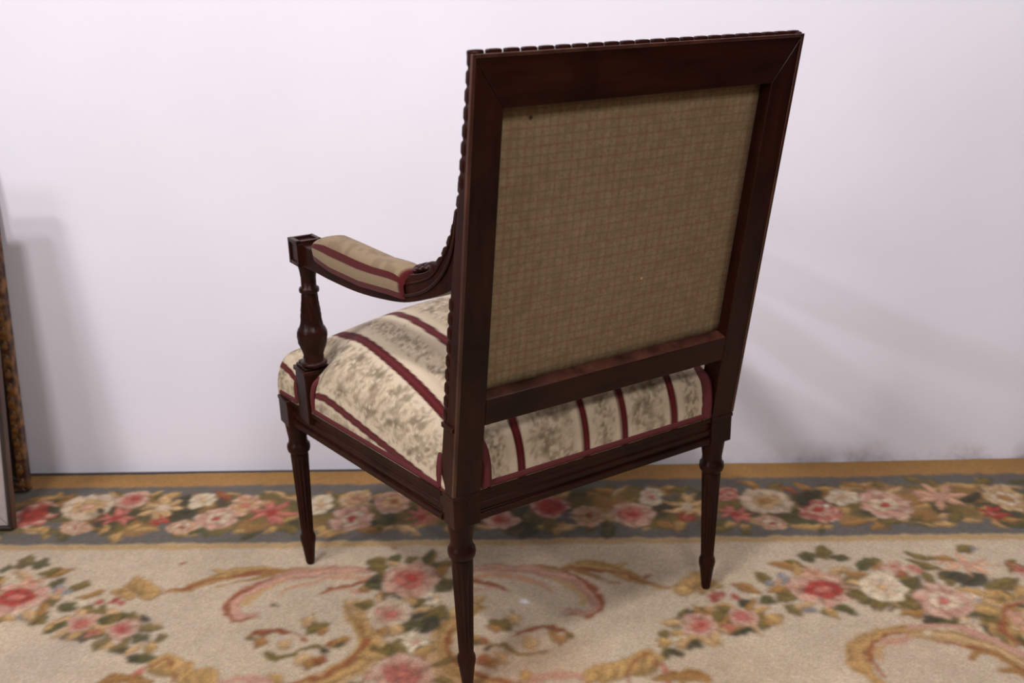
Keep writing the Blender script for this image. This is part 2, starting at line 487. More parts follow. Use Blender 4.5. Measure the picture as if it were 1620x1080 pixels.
# --- border garland: scattered leaves first, then the flowers
x = -2.0
while x < 1.75:
    for yy in (0.365, 0.42, 0.46, 0.505):
        a = RR.normal() * .9
        leaf(x + RR.normal() * .02, yy + RR.normal() * .008, .045 + .03 * RR.random(), .024 + .012 * RR.random(), a, cols[RR.choice(['olive', 'ochre', 'green', 'tan', 'gold', 'olive', 'gold'])])
    for yy in (0.41, 0.45):
        dab(x + RR.normal() * .02, yy + RR.normal() * .02, .035, .03, RR.random() * 3, cols[RR.choice(['green', 'dark', 'olive', 'ochre'])], .8)
    x += .027
B = [('r', 57, 812, 62, 44, 'rose', 'red', 'red'), ('r', 141, 800, 88, 40, 'pale', 'tan', 'peach'), ('r', 210, 790, 48, 28, 'pink', 'rose', 'red'),
     ('l', 184, 818, 60, 32, 'rose', 'red'), ('l', 256, 803, 72, 40, 'tan', 'pale'), ('l', 252, 822, 36, 16, 'red', 'rose'), ('r', 319, 790, 42, 24, 'cream', 'pale', 'tan'),
     ('r', 343, 819, 68, 36, 'pink', 'pale', 'red'), ('r', 388, 797, 52, 34, 'peach', 'tan', 'rose'), ('r', 121, 833, 50, 22, 'peach', 'pale', 'rose'),
     ('r', 287, 833, 48, 20, 'peach', 'pale', 'rust'), ('l', 432, 811, 76, 40, 'rose', 'red'), ('r', 508, 797, 40, 32, 'cream', 'pale', 'tan'),
     ('r', 555, 819, 68, 40, 'pink', 'pale', 'red'), ('r', 562, 788, 50, 28, 'tan', 'peach', 'ochre'), ('l', 664, 816, 46, 34, 'rose', 'red'), ('r', 622, 793, 54, 34, 'pink', 'tan', 'rust'),
     ('r', 720, 800, 60, 36, 'pale', 'pink', 'rose'), ('r', 793, 820, 54, 32, 'pink', 'rose', 'red'), ('r', 870, 800, 64, 36, 'rose', 'red', 'red'), ('r', 930, 815, 50, 34, 'peach', 'tan', 'rust'),
     ('r', 1000, 812, 74, 38, 'pink', 'rose', 'red'), ('r', 1030, 785, 40, 26, 'cream', 'pale', 'rose'), ('l', 1088, 800, 66, 44, 'tan', 'pale'), ('l', 1085, 817, 40, 18, 'red', 'rose'),
     ('r', 1152, 782, 36, 24, 'rose', 'pink', 'red'), ('l', 1164, 812, 58, 30, 'rose', 'red'), ('r', 1212, 791, 86, 40, 'pale', 'tan', 'ochre'), ('r', 1221, 826, 46, 22, 'peach', 'pale', 'red'),
     ('r', 1296, 806, 66, 38, 'rose', 'pink', 'red'), ('r', 1333, 786, 50, 24, 'cream', 'pale', 'tan'), ('r', 1400, 797, 84, 46, 'pink', 'pale', 'red'), ('l', 1488, 784, 92, 44, 'peach', 'pink'),
     ('r', 1592, 787, 70, 42, 'tan', 'pale', 'ochre'), ('l', 1573, 811, 48, 24, 'red', 'rose'), ('r', 1690, 795, 80, 42, 'pink', 'pale', 'red'), ('l', 1770, 790, 80, 42, 'tan', 'pale'), ('r', 1850, 785, 70, 40, 'rose', 'pink', 'red'),
     ('r', -60, 805, 80, 42, 'pale', 'pink', 'rose'), ('l', -140, 805, 80, 42, 'tan', 'pale'), ('r', -220, 800, 80, 42, 'rose', 'pink', 'red')]
for b in B:
    (f_rose if b[0] == 'r' else f_lily)(*b[1:], both=False)
for x0, y0, x1, y1, w_, c_ in [(45, 838, 80, 834, .03, 'gold'), (200, 836, 225, 828, .03, 'gold'), (155, 843, 172, 832, .03, 'gold'), (365, 842, 392, 835, .03, 'gold'), (420, 842, 440, 832, .03, 'gold'),
        (95, 790, 115, 781, .03, 'ochre'), (232, 785, 262, 776, .03, 'gold'), (340, 775, 360, 790, .03, 'rust'), (78, 800, 92, 812, .03, 'dark'), (150, 812, 165, 806, .03, 'dark'), (280, 790, 300, 786, .03, 'dark'), (282, 808, 308, 803, .03, 'dark'),
        (1150, 833, 1165, 826, .03, 'gold'), (1172, 836, 1188, 830, .03, 'gold'), (1272, 836, 1298, 828, .03, 'gold'), (1305, 834, 1320, 830, .03, 'gold'), (1330, 826, 1375, 826, .03, 'ochre'), (1398, 828, 1420, 822, .03, 'olive'),
        (1440, 822, 1462, 816, .03, 'olive'), (1480, 820, 1500, 812, .03, 'tan'), (1508, 824, 1514, 808, .03, 'olive'), (1336, 763, 1370, 772, .03, 'ochre'), (1380, 760, 1392, 772, .03, 'olive'), (1432, 756, 1460, 764, .03, 'olive'),
        (1540, 766, 1572, 758, .03, 'olive'), (1528, 796, 1552, 780, .03, 'dark'), (1268, 800, 1276, 780, .03, 'dark'), (1235, 770, 1262, 778, .03, 'rust'), (1165, 764, 1205, 766, .03, 'ochre')]:
    f_leaf(x0, y0, x1, y1, w_, c_, both=False)

# --- field, left half drawn, then mirrored on the rug's axis
# garland of roses running down from the left
G = [(10, 905, 18, 893, .035, 'green'), (30, 900, 52, 882, .04, 'olive'), (55, 900, 75, 884, .045, 'green'), (40, 894, 44, 878, .035, 'olive'), (68, 914, 118, 902, .038, 'ochre'), (66, 906, 100, 900, .03, 'olive'),
     (110, 934, 140, 917, .036, 'olive'), (122, 946, 168, 934, .03, 'ochre'), (62, 955, 100, 945, .05, 'olive'), (92, 966, 122, 952, .045, 'green'), (130, 966, 148, 960, .035, 'dark'), (42, 985, 76, 968, .045, 'olive'),
     (-10, 985, 14, 970, .04, 'olive'), (70, 995, 95, 984, .045, 'gold'), (96, 986, 114, 978, .045, 'dark'), (148, 998, 164, 978, .055, 'green'), (190, 981, 212, 970, .045, 'green'), (214, 984, 232, 973, .04, 'dark'),
     (222, 998, 242, 988, .04, 'dark'), (104, 1010, 126, 999, .05, 'green'), (122, 1014, 136, 1002, .045, 'dark'), (242, 1012, 262, 1004, .035, 'olive'), (180, 1030, 200, 1018, .05, 'dark'), (204, 1046, 218, 1034, .045, 'dark'),
     (222, 1048, 238, 1030, .045, 'green'), (160, 1028, 172, 1014, .045, 'gold'), (226, 1026, 256, 1020, .04, 'gold'), (160, 978, 190, 966, .05, 'tan'), (205, 1022, 232, 1008, .05, 'cream'), (120, 955, 140, 948, .03, 'cream'),
     (82, 925, 100, 930, .05, 'blue'), (20, 978, 50, 974, .03, 'blue'), (100, 937, 118, 930, .03, 'blue'), (90, 940, 98, 928, .02, 'peach'), (196, 1030, 222, 1020, .03, 'tan')]
for g_ in G: f_leaf(*g_)
f_rose(26, 943, 104, 52, 'pink', 'red', 'rose')
f_lily(50, 918, 44, 22, 'peach', 'rose')
f_rose(131, 984, 54, 28, 'pink', 'rose', 'rose')
f_rose(193, 996, 62, 34, 'pink', 'rose', 'red')
f_lily(145, 1000, 24, 16, 'rose', 'red')
for p_ in ((156, 953), (181, 950), (188, 955)): f_rose(*p_, 16, 12, 'rose', 'red', 'red')
# shell and stem scroll
for q in [(182, 932, 208, 938, .04), (190, 944, 225, 938, .045), (196, 925, 216, 936, .05), (215, 912, 222, 940, .05), (228, 914, 226, 942, .05), (244, 922, 232, 942, .05), (256, 938, 225, 944, .045)]:
    f_leaf(*q, 'gold')
f_stroke([(252, 935), (290, 932), (325, 920), (362, 906), (405, 897), (440, 900)], [.012, .018, .032, .04, .03, .012], 'gold')
f_stroke([(255, 933), (295, 930), (340, 914), (378, 908), (415, 903), (478, 898)], [.006, .008, .010, .014, .018, .012], 'rust', amt=.8)
f_stroke([(340, 928), (380, 918), (420, 906), (460, 900), (490, 897)], [.004, .016, .022, .016, .006], 'ochre', amt=.8)
f_leaf(338, 898, 362, 904, .02, 'gold')
f_stroke([(600, 902), (540, 899), (490, 905), (450, 912), (412, 924), (384, 940), (368, 955), (366, 968), (385, 974), (412, 968)], [.02, .035, .042, .042, .04, .04, .036, .03, .022, .008], 'pink', amt=.62)
f_stroke([(440, 905), (405, 922), (378, 938), (361, 955), (358, 968), (372, 980), (412, 974)], [.006, .012, .014, .016, .016, .014, .006], 'rust', amt=.7)
f_stroke([(470, 910), (430, 925), (402, 940), (388, 952), (392, 962)], [.004, .016, .02, .018, .006], 'tan', amt=.9)
f_stroke([(590, 914), (540, 910), (500, 918), (462, 928), (432, 945)], [.02, .02, .018, .016, .004], 'peach', amt=.9)
f_stroke([(600, 918), (560, 922), (525, 930), (505, 940)], [.018, .02, .016, .006], 'rust', amt=.75)
f_stroke([(596, 926), (565, 935), (540, 930), (515, 936)], [.016, .016, .012, .004], 'pink', amt=.8)
f_stroke([(560, 905), (500, 898), (455, 905)], [.01, .012, .006], 'peach', amt=.7)
# gold cartouche scroll beside the bouquet
f_stroke([(548, 952), (566, 968), (582, 990), (588, 1012), (576, 1036), (548, 1058), (500, 1078), (440, 1094)], [.03, .05, .05, .045, .05, .05, .045, .04], 'gold', amt=.9)
f_stroke([(572, 985), (580, 1008), (570, 1030), (545, 1052), (495, 1072), (440, 1084)], [.008, .012, .014, .014, .014, .012], 'rust', amt=.75)
f_stroke([(600, 1000), (602, 1020), (590, 1045), (565, 1068), (520, 1090)], [.012, .02, .02, .02, .02], 'tan', amt=.9)
f_stroke([(612, 1012), (608, 1032), (596, 1052), (575, 1078)], [.006, .012, .014, .014], 'rust', amt=.6)
for q in [(542, 948, 566, 956, .035), (556, 962, 580, 975, .04), (560, 950, 585, 962, .04), (575, 955, 590, 975, .04)]:
    f_leaf(*q, 'tan')
# small sprig in the cartouche
f_stroke([(388, 1008), (412, 998), (432, 995), (462, 1003), (486, 1012)], [.010, .016, .014, .012, .010], 'rust', amt=.95)
f_stroke([(418, 1032), (440, 1040), (462, 1034), (490, 1022), (512, 1024)], [.012, .016, .016, .013, .010], 'olive', amt=.95)
for q in [(386, 1012, 402, 1006, .02, 'olive'), (398, 1024, 420, 1004, .03, 'ochre'), (404, 998, 432, 996, .03, 'rust'), (436, 1028, 456, 1010, .035, 'tan'), (474, 992, 502, 978, .045, 'tan'), (484, 1002, 518, 984, .035, 'olive'),
          (500, 998, 520, 994, .035, 'ochre'), (512, 1018, 536, 1012, .03, 'rust'), (524, 1020, 552, 1006, .04, 'ochre'), (530, 1024, 542, 1012, .02, 'green'), (470, 1052, 492, 1034, .045, 'tan'), (486, 1060, 512, 1036, .04, 'ochre'),
          (496, 1046, 518, 1048, .035, 'rust'), (500, 1025, 516, 1030, .02, 'dark'), (494, 974, 504, 968, .012, 'olive')]:
    f_leaf(*q)
# shells along the lower edge
for q in [(240, 1064, 258, 1034, .06), (258, 1072, 262, 1036, .07), (278, 1074, 272, 1040, .06), (295, 1084, 296, 1046, .05), (308, 1088, 322, 1056, .05), (330, 1092, 336, 1056, .04), (428, 1082, 446, 1066, .04), (160, 1088, 190, 1066, .045)]:
    f_leaf(*q, 'gold')
f_stroke([(236, 1060), (258, 1040), (276, 1058), (270, 1090)], [.006, .010, .010, .008], 'rust', amt=.6)
f_stroke([(205, 1088), (214, 1070), (228, 1056)], [.012, .02, .008], 'rose', amt=.9)
f_stroke([(340, 1082), (370, 1072), (410, 1076), (440, 1090)], [.012, .024, .024, .012], 'pink', amt=.75)
f_stroke([(150, 1082), (190, 1072), (240, 1080)], [.02, .03, .02], 'ochre', amt=.8)
# central bouquet
for q in [(580, 888, 606, 886, .045, 'olive'), (582, 900, 612, 896, .045, 'olive'), (618, 894, 628, 876, .045, 'green'), (645, 890, 662, 882, .035, 'olive'), (680, 900, 704, 888, .05, 'green'), (700, 896, 716, 882, .045, 'olive'),
          (578, 922, 610, 914, .045, 'dark'), (600, 940, 636, 926, .05, 'olive'), (622, 944, 650, 936, .045, 'dark'), (690, 935, 716, 915, .055, 'green'), (655, 975, 676, 945, .06, 'dark'), (676, 985, 704, 955, .06, 'olive'),
          (640, 998, 672, 978, .06, 'green'), (618, 1000, 640, 990, .045, 'olive'), (670, 998, 690, 975, .05, 'dark'), (612, 1034, 634, 1012, .05, 'olive'), (664, 1030, 680, 1015, .04, 'dark'), (596, 950, 612, 940, .04, 'olive'), (570, 935, 590, 925, .03, 'ochre')]:
    f_leaf(*q, both=False)
f_rose(651, 915, 88, 54, 'pink', 'rose', 'red', both=False)
f_rose(617, 969, 72, 42, 'pale', 'pink', 'rose', both=False)
f_lily(652, 1014, 52, 40, 'cream', 'pink', both=False)
f_lily(680, 945, 36, 24, 'cream', 'blue', both=False)
f_rose(636, 1064, 108, 66, 'pink', 'rose', 'rose', both=False)
# right of the right-hand garland (and its mirror image outside the frame)
for q in [(1356, 900, 1390, 884, .04, 'green'), (1338, 924, 1362, 912, .05, 'olive'), (1338, 940, 1400, 955, .05, 'olive'), (1372, 955, 1402, 946, .04, 'green'), (1428, 940, 1456, 915, .06, 'green'), (1412, 962, 1450, 945, .045, 'olive'),
          (1430, 974, 1462, 964, .04, 'ochre'), (1430, 873, 1480, 884, .03, 'olive'), (1440, 888, 1490, 900, .035, 'olive'), (1480, 882, 1510, 886, .03, 'ochre'), (1512, 872, 1538, 862, .04, 'olive'), (1535, 870, 1552, 868, .02, 'blue'),
          (1490, 915, 1520, 905, .05, 'dark'), (1520, 925, 1560, 910, .055, 'dark'), (1470, 985, 1490, 972, .05, 'dark'), (1490, 990, 1512, 975, .05, 'green'), (1530, 975, 1560, 955, .05, 'green'), (1560, 930, 1610, 918, .045, 'olive'),
          (1595, 905, 1610, 885, .035, 'olive'), (1560, 1000, 1580, 985, .04, 'dark'), (1585, 1020, 1600, 1000, .04, 'olive'), (1415, 905, 1430, 915, .04, 'rust'), (1395, 895, 1380, 885, .03, 'olive')]:
    f_leaf(*q)
f_rose(1398, 927, 74, 48, 'cream', 'pale', 'tan')
f_rose(1496, 950, 92, 54, 'pink', 'pale', 'rose')
f_lily(1415, 897, 44, 22, 'pink', 'rose')
f_lily(1448, 902, 30, 18, 'rose', 'pink')
f_lily(1530, 893, 100, 28, 'peach', 'pink')
f_lily(1550, 950, 40, 30, 'pale', 'blue')
f_lily(1535, 990, 44, 26, 'pale', 'gold')
f_lily(1612, 900, 40, 26, 'rose', 'red')
for q in [(1560, 985, 1600, 940, .06), (1545, 965, 1580, 970, .05), (1570, 1000, 1610, 965, .06), (1600, 1020, 1612, 975, .06), (1605, 945, 1640, 930, .06), (1560, 945, 1590, 935, .05)]:
    f_leaf(*q, 'gold')
f_rose(1612, 980, 50, 60, 'gold', 'peach', 'pink')
f_stroke([(1620, 950), (1590, 965), (1588, 995), (1615, 1020)], [.01, .016, .016, .01], 'rust', amt=.7)
f_stroke([(1480, 1000), (1430, 992), (1392, 998), (1366, 1014), (1352, 1034), (1366, 1058), (1396, 1080)], [.024, .024, .028, .040, .042, .034, .016], 'gold', amt=.9)
f_stroke([(1440, 996), (1400, 1003), (1376, 1022), (1378, 1045), (1402, 1070)], [.008, .012, .016, .014, .006], 'rust', amt=.8)
f_stroke([(1440, 1005), (1406, 1014), (1386, 1030), (1398, 1050)], [.01, .02, .02, .008], 'tan')
f_stroke([(1400, 1012), (1420, 1016), (1436, 1008), (1430, 1000)], [.01, .018, .018, .006], 'pink')
f_stroke([(1440, 1002), (1480, 1004), (1530, 1012), (1580, 1030), (1640, 1062)], [.02, .04, .05, .045, .04], 'tan', amt=.85)
f_stroke([(1440, 990), (1490, 988), (1540, 1000), (1590, 1018), (1640, 1045)], [.016, .02, .02, .02, .02], 'pink', amt=.85)
f_stroke([(1480, 1014), (1530, 1020), (1580, 1036), (1640, 1072)], [.006, .014, .014, .014], 'rust', amt=.7)
f_stroke([(1535, 1042), (1548, 1030), (1580, 1036), (1610, 1052)], [.012, .016, .014, .01], 'ochre')
f_stroke([(1575, 1058), (1610, 1060), (1660, 1090)], [.014, .02, .02], 'ochre', amt=.8)
# worn brownish patch, mottling and single odd knots
for (px, py, r, c_, a_) in [(60, 1045, .09, 'blue', .22), (250, 1000, .07, 'blue', .08), (1420, 1050, .10, 'rose', .07), (30, 880, .08, 'blue', .10), (800, 1060, .12, 'rust', .22), (860, 1040, .08, 'ochre', .2), (1160, 1065, .10, 'ochre', .15)]:
    p = floor_at(px, py); dab(p[0], p[1], r, r * .7, .2, cols[c_], a_, 1.0)
for (px, py, c_) in [(436, 956, 'green'), (628, 864, 'rust'), (289, 890, 'rust'), (1024, 912, 'rust'), (1306, 800, 'cream'), (1468, 1000, 'cream')]:
    p = floor_at(px, py); dab(p[0], p[1], .006, .007, 0, cols[c_], .9)
for (px, py) in [(1306, 799), (831, 951)]:
    p = floor_at(px, py); dab(p[0], p[1], .0045, .006, 0, (.8, .82, .85), .95)
def soften(A, passes):
    for _ in range(passes):
        A[:, 1:-1] = .25 * A[:, :-2] + .5 * A[:, 1:-1] + .25 * A[:, 2:]
        A[1:-1] = .25 * A[:-2] + .5 * A[1:-1] + .25 * A[2:]
soften(PIC, 2)
mott = 0.78 + 0.12 * value_noise(GX, GY, .11, 5) + 0.10 * value_noise(GX, GY, .035, 6) + 0.10 * (value_noise(GX, GY, .008, 8) - .5)
PIC *= mott[..., None]
PIC *= 1 + .09 * (rng.random(GX.shape)[..., None] - .5) * 2
PIC[..., 0] *= 1 + .07 * (value_noise(GX, GY, .006, 9) - .5); PIC[..., 2] *= 1 + .12 * (value_noise(GX, GY, .007, 10) - .5)
PIC = np.clip(PIC, 0, 1)

def grid_object(name, VX, VY, VZ, colours, mat, parent=None, smooth=True, extra=None):
    ny, nx = VX.shape
    me = bpy.data.meshes.new(name)
    co = np.stack([VX, VY, VZ], -1).reshape(-1, 3)
    idx = np.arange(ny * nx).reshape(ny, nx)
    q = np.stack([idx[:-1, :-1], idx[:-1, 1:], idx[1:, 1:], idx[1:, :-1]], -1).reshape(-1, 4)
    me.vertices.add(len(co)); me.vertices.foreach_set('co', co.astype(np.float32).ravel())
    me.loops.add(q.size); me.loops.foreach_set('vertex_index', q.astype(np.int32).ravel())
    me.polygons.add(len(q)); me.polygons.foreach_set('loop_start', np.arange(0, q.size, 4, dtype=np.int32))
    me.polygons.foreach_set('use_smooth', np.ones(len(q), bool))
    me.update(calc_edges=True); me.validate()
    at = me.color_attributes.new('paint', 'FLOAT_COLOR', 'POINT')
    rgba = np.ones((len(co), 4), np.float32); rgba[:, :3] = colours.reshape(-1, 3)
    at.data.foreach_set('color', rgba.ravel())
    me.materials.append(mat)
    o = bpy.data.objects.new(name, me); COL.objects.link(o)
    if parent: o.parent = parent
    return o

# the pile: a thin slab whose rim turns down to the boards; the far edge wanders a little along the wall
def rim(V, dx0, dx1):
    return V
far = np.interp(xs, [-2.1, -1.2, -0.8, -0.3, -0.05, 0.2, 0.5, 0.9, 1.3, 1.8], [.620, .619, .621, .622, .629, .634, .635, .640, .640, .640])
t = np.clip((GY - 0.5) / (ys[-1] - 0.5), 0, 1)
VY = GY + t * (far[None, :] - ys[-1])
VZ = -0.0012 + 0.0022 * (value_noise(GX, GY, .16, 21) - .5) + 0.0009 * (value_noise(GX, GY, .012, 22) - .5)
VZ = np.minimum(VZ, 0.0)
for k in range(2):
    e = (-.0045, -.0012)[k]
    VZ[[k, -1 - k], :] += e; VZ[:, [k, -1 - k]] += e
VZ[[0, -1], :] = -.0094; VZ[:, [0, -1]] = -.0094
rug = grid_object('rug', GX, VY, VZ, PIC, M['rug'])
rug['label'] = 'floral wool rug with cream field, gold scrolls and blue-grey rose border under the chair'
rug['category'] = 'rug'

# ------------------------------------------------------------------ picture frames leaning at the left
def frame(name, label, x1, w, h, y_foot, lean, depth, build, grp=None):
    e = empty(name, label, 'picture frame', (x1, y_foot, 0.0005 + depth * math.sin(lean)), (-lean, 0, 0))
    build(e, w, h, depth); return e
def bar(p, q, inward, wd, y0, y1):
    """mitred bar from p to q (x,z), inward = unit (x,z)"""
    p, q, n = np.array(p), np.array(q), np.array(inward); t = (q - p) / np.linalg.norm(q - p)
    c = [p, q, q - t * wd + n * wd, p + t * wd + n * wd]
    return [(a[0], y0, a[1]) for a in c] + [(a[0], y1, a[1]) for a in c]
def bars(e, w, h, inset, wd, y0, y1, mat, name, bev=.002):
    x0, x1, z0, z1 = -w + inset, -inset, inset, h - inset
    for p, q, n in (((x1, z0), (x1, z1), (-1, 0)), ((x0, z1), (x0, z0), (1, 0)), ((x0, z0), (x1, z0), (0, 1)), ((x1, z1), (x0, z1), (0, -1))):
        MB().hexa(bar(p, q, n, wd, y0, y1)).build(name, mat, e, bev)
def frame_a(e, w, h, d):
    bars(e, w, h, 0.0, .0075, 0.004, d, M['brown_wood'], 'outer_moulding')
    bars(e, w, h, 0.001, .006, 0.0, .006, M['dark_wood'], 'edge_fillet', .001)
    bars(e, w, h, 0.0075, .0525, .002, d - .004, M['canvas'], 'pale_moulding', .003)
    MB().box(-w + .061, -.061, d - .012, d - .007, .0605, h - .0605).build('canvas', M['canvas'], e)
def frame_b(e, w, h, d):
    bars(e, w, h, 0.0, .022, 0.002, d, M['gilt'], 'outer_moulding', .004)
    bars(e, w, h, 0.022, .03, .010, d - .004, M['dark_wood'], 'inner_moulding', .003)
    MB().box(-w + .052, -.052, d - .012, d - .006, .052, h - .052).build('canvas', M['canvas'], e)
    k = 0
    mb = MB().blob((0, 0, 0), .008, .004, .011, 8, 5)
    first = mb.build('carved_boss', M['gilt'], e)
    for i in range(int(h / .03)):
        o = first if i == 0 else first.copy()
        if i: COL.objects.link(o)
        o.location = (-.011, 0.002, .02 + i * .03)
frame('picture_frame', 'pale grey framed picture with brown edges, frontmost of the frames leaning at left', -1.145, .55, .68, .366, math.radians(11), .022, frame_a)
frame('picture_frame', 'worn gilt carved frame leaning on the wall behind the pale picture at left', -1.190, .60, .69, .526, math.radians(7.6), .026, frame_b)

# ------------------------------------------------------------------ armchair
YAW = math.radians(33.2)
chair = empty('armchair', 'dark mahogany open armchair seen from behind, striped red and cream seat, khaki back', 'armchair', (0, 0, 0), (0, 0, YAW))
H, ZR, ZB = 0.93, 0.334, 0.285
RY = lambda z: -.0957 * (z - ZR) / (H - ZR)
SIDE = lambda y: 0.261 + 0.1292 * y         # half width of the seat at depth y
WOOD, WOODX = M['mahogany'], M['mahogany_across']

# legs
LEG = [(0.0, .0070), (0.004, .0082), (0.020, .0098), (0.040, .0122), (0.046, .0136), (0.052, .0142), (0.058, .0136), (0.062, .0116), (0.066, .0112)]
LEG += [(0.066 + (0.222 - 0.066) * k / 10, .0114 + (.0160 - .0114) * k / 10) for k in range(1, 11)]
LEG += [(0.226, .0150), (0.230, .0190), (0.236, .0206), (0.243, .0200), (0.247, .0168), (0.255, .0162), (0.270, .0182), (0.2855, .0200)]
fl = lambda z: .0022 if .075 < z < .214 else 0.0
LC = [(-.2405, .0205), (.2405, .0205), (-.3065, .4905), (.3065, .4905)]
legm = MB().lathe(LEG, 0, 0, 48, fl)
leg0 = legm.build('leg', WOOD, chair, angle=50)
for i, (x, y) in enumerate(LC):
    o = leg0 if i == 0 else leg0.copy()
    if i: COL.objects.link(o)
    o.location = (x, y, 0)

# corner blocks
for sx in (-1, 1):
    for (a, b, y0, y1) in ((.261, .2185, 0.0, .041), (.327, .284, .470, .5115)):
        x0, x1 = sorted((sx * a, sx * b))
        mb = MB().box(x0, x1, y0, y1, ZB, ZR)
        mb.box(x0 - .0012, x1 + .0012, y0 - .0012, y1 + .0012, ZR - .006, ZR + .001)
        # sunk square on the outer face
        mb.build('corner_block', WOOD, chair, .0012)

# seat rails: stepped moulding along the outer face
def rail(p0, p1, nrm):
    prof = [(0, .3345), (0, .3265), (-.0045, .3245), (-.0045, .3125), (-.002, .311), (-.002, .303), (-.005, .302), (-.005, .2985), (0, .297), (0, .288), (-.004, .2865), (-.028, .2865), (-.028, .3345)]
    rings = [[(p[0] + nrm[0] * o_, p[1] + nrm[1] * o_, z) for o_, z in prof] for p in (p0, p1)]
    return MB().loft(rings)
rail((-.2185, .0025), (.2185, .0025), (0, -1)).build('seat_rail', WOODX, chair, .0006)
rail((-.284, .5095), (.284, .5095), (0, 1)).build('seat_rail', WOODX, chair, .0006)
for sx in (-1, 1):
    nv = Vector((sx, -.1292, 0)).normalized()
    A = (sx * (SIDE(.034) - .002), .034); Bp = (sx * (SIDE(.474) - .002), .474)
    rail(A, Bp, nv).build('seat_rail', WOOD, chair, .0006)

# back posts
ZD = [.334, .439, .55, .60, .69, .77, .8665, .93]
DD = [.039, .036, .033, .032, .026, .020, .0135, .0105]
def bead_mesh(lx, ly, lz):
    return MB().blob((0, 0, 0), lx, ly, lz, 8, 5, .5)
bead = None
def add_bead(parent, loc, rot=(0, 0, 0)):
    global bead
    if bead is None:
        bead = bead_mesh(.0076, .0056, .0098).build('bead', WOOD, parent)
        o = bead
    else:
        o = bead.copy(); COL.objects.link(o); o.parent = parent
    o.location = loc; o.rotation_euler = rot
    return o
for sx in (-1, 1):
    mb = MB(); rings = []
    for z, d in zip(ZD, DD):
        zi = min(z, .8665); zm = min(z, .9089); di = max(d, .032)
        rings.append([(sx * .261, RY(z), z), (sx * .2462, RY(zm), zm), (sx * .2165, RY(zi), zi), (sx * .2165, RY(zi) + di, zi), (sx * .2462, RY(zm) + di, zm),
                      (sx * .2462, RY(zm) + d, zm), (sx * .261, RY(z) + d, z)])
    mb.loft(rings)
    post = mb.build('back_post', WOOD, chair, .0012)
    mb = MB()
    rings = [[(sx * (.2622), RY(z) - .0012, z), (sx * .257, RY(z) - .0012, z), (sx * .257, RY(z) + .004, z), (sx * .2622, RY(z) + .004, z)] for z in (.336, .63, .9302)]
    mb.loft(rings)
    mb.build('edge_fillet', M['worn_glint_edge'], post, .0009)
    mb = MB().box(*sorted((sx * .2645, sx * .249)), RY(.445) + .006, RY(.445) + .037, .4385, .446)
    mb.build('post_collar', WOOD, post, .001)
    z = .457
    while z < .925:
        if z < .622 or z > .780:
            d = float(np.interp(z, ZD, DD))
            add_bead(post, (sx * .2555, RY(z) + d - .0032, z), (math.radians(9), 0, 0))
        z += .0203

# top rail and lower back rail
def raked(x0, x1, z0, z1, y0, y1, mb, y0b=None):
    c = lambda x, y, z: (x, RY(z) + y, z)
    b0 = y0 if y0b is None else y0b
    return mb.hexa([c(x0, y0, z0), c(x1, y0, z0), c(x1, y1, z0), c(x0, y1, z0), c(x0, b0, z1), c(x1, b0, z1), c(x1, y1, z1), c(x0, y1, z1)])
mb = MB()
c = lambda x, y, z: (x, RY(z) + y, z)
mb.hexa([c(-.2160, .0003, .8665), c(.2160, .0003, .8665), c(.2160, .030, .8665), c(-.2160, .030, .8665), c(-.2597, .0003, .9290), c(.2597, .0003, .9290), c(.2597, .0105, .9290), c(-.2597, .0105, .9290)])
raked(-.2605, .2605, .9225, .9292, 0.004, .0105, mb)
top = mb.build('top_rail', WOODX, chair, .001)
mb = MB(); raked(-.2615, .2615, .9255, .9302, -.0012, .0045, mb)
mb.build('edge_fillet', M['worn_glint_edge'], top, .0009)  # lighter colour carries both wear and the highlight along the top
x = -.2535
tb = MB().blob((0, 0, 0), .0106, .0052, .0046, 8, 5, .45).build('bead', WOOD, top)
for i in range(22):
    o = tb if i == 0 else tb.copy()
    if i: COL.objects.link(o)
    o.location = (-.2525 + i * .0239, RY(.93) + .0095, .9302)
mb = MB()
raked(-.2163, .2163, .4405, .4795, 0.0004, .030, mb)
lower = mb.build('lower_back_rail', WOODX, chair, .0008)
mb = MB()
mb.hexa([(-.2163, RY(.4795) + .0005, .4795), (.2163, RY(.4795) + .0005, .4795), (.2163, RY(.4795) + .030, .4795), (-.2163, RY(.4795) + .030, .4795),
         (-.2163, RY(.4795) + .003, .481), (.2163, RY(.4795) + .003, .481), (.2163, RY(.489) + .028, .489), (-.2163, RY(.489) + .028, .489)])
mb.build('ledge', M['worn_glint_edge'], lower, .0008)  # the glint on the ledge is put into its lighter colour

# khaki panel on the outside of the back
nx_, nz_ = 24, 24
U, V_ = np.meshgrid(np.linspace(-1, 1, nx_), np.linspace(0, 1, nz_))
PX = U * .2168; PZ = .482 + V_ * (.875 - .482)
PY = -.1606 * (PZ - ZR) + .0235 - .003 * (1 - U ** 2) * (1 - (2 * V_ - 1) ** 2)
mbp = MB(); 
vs_ = np.stack([PX, PY, PZ], -1).reshape(-1, 3).tolist(); idx = np.arange(nx_ * nz_).reshape(nz_, nx_)
fs_ = np.stack([idx[:-1, :-1], idx[:-1, 1:], idx[1:, 1:], idx[1:, :-1]], -1).reshape(-1, 4).tolist()
mbp.add(vs_, fs_)
pan = mbp.build('back_panel', M['check'], chair, angle=180)
pan['label'] = 'khaki checked cloth panel'
sd = pan.modifiers.new('thick', 'SOLIDIFY'); sd.thickness = .003; sd.offset = -1 

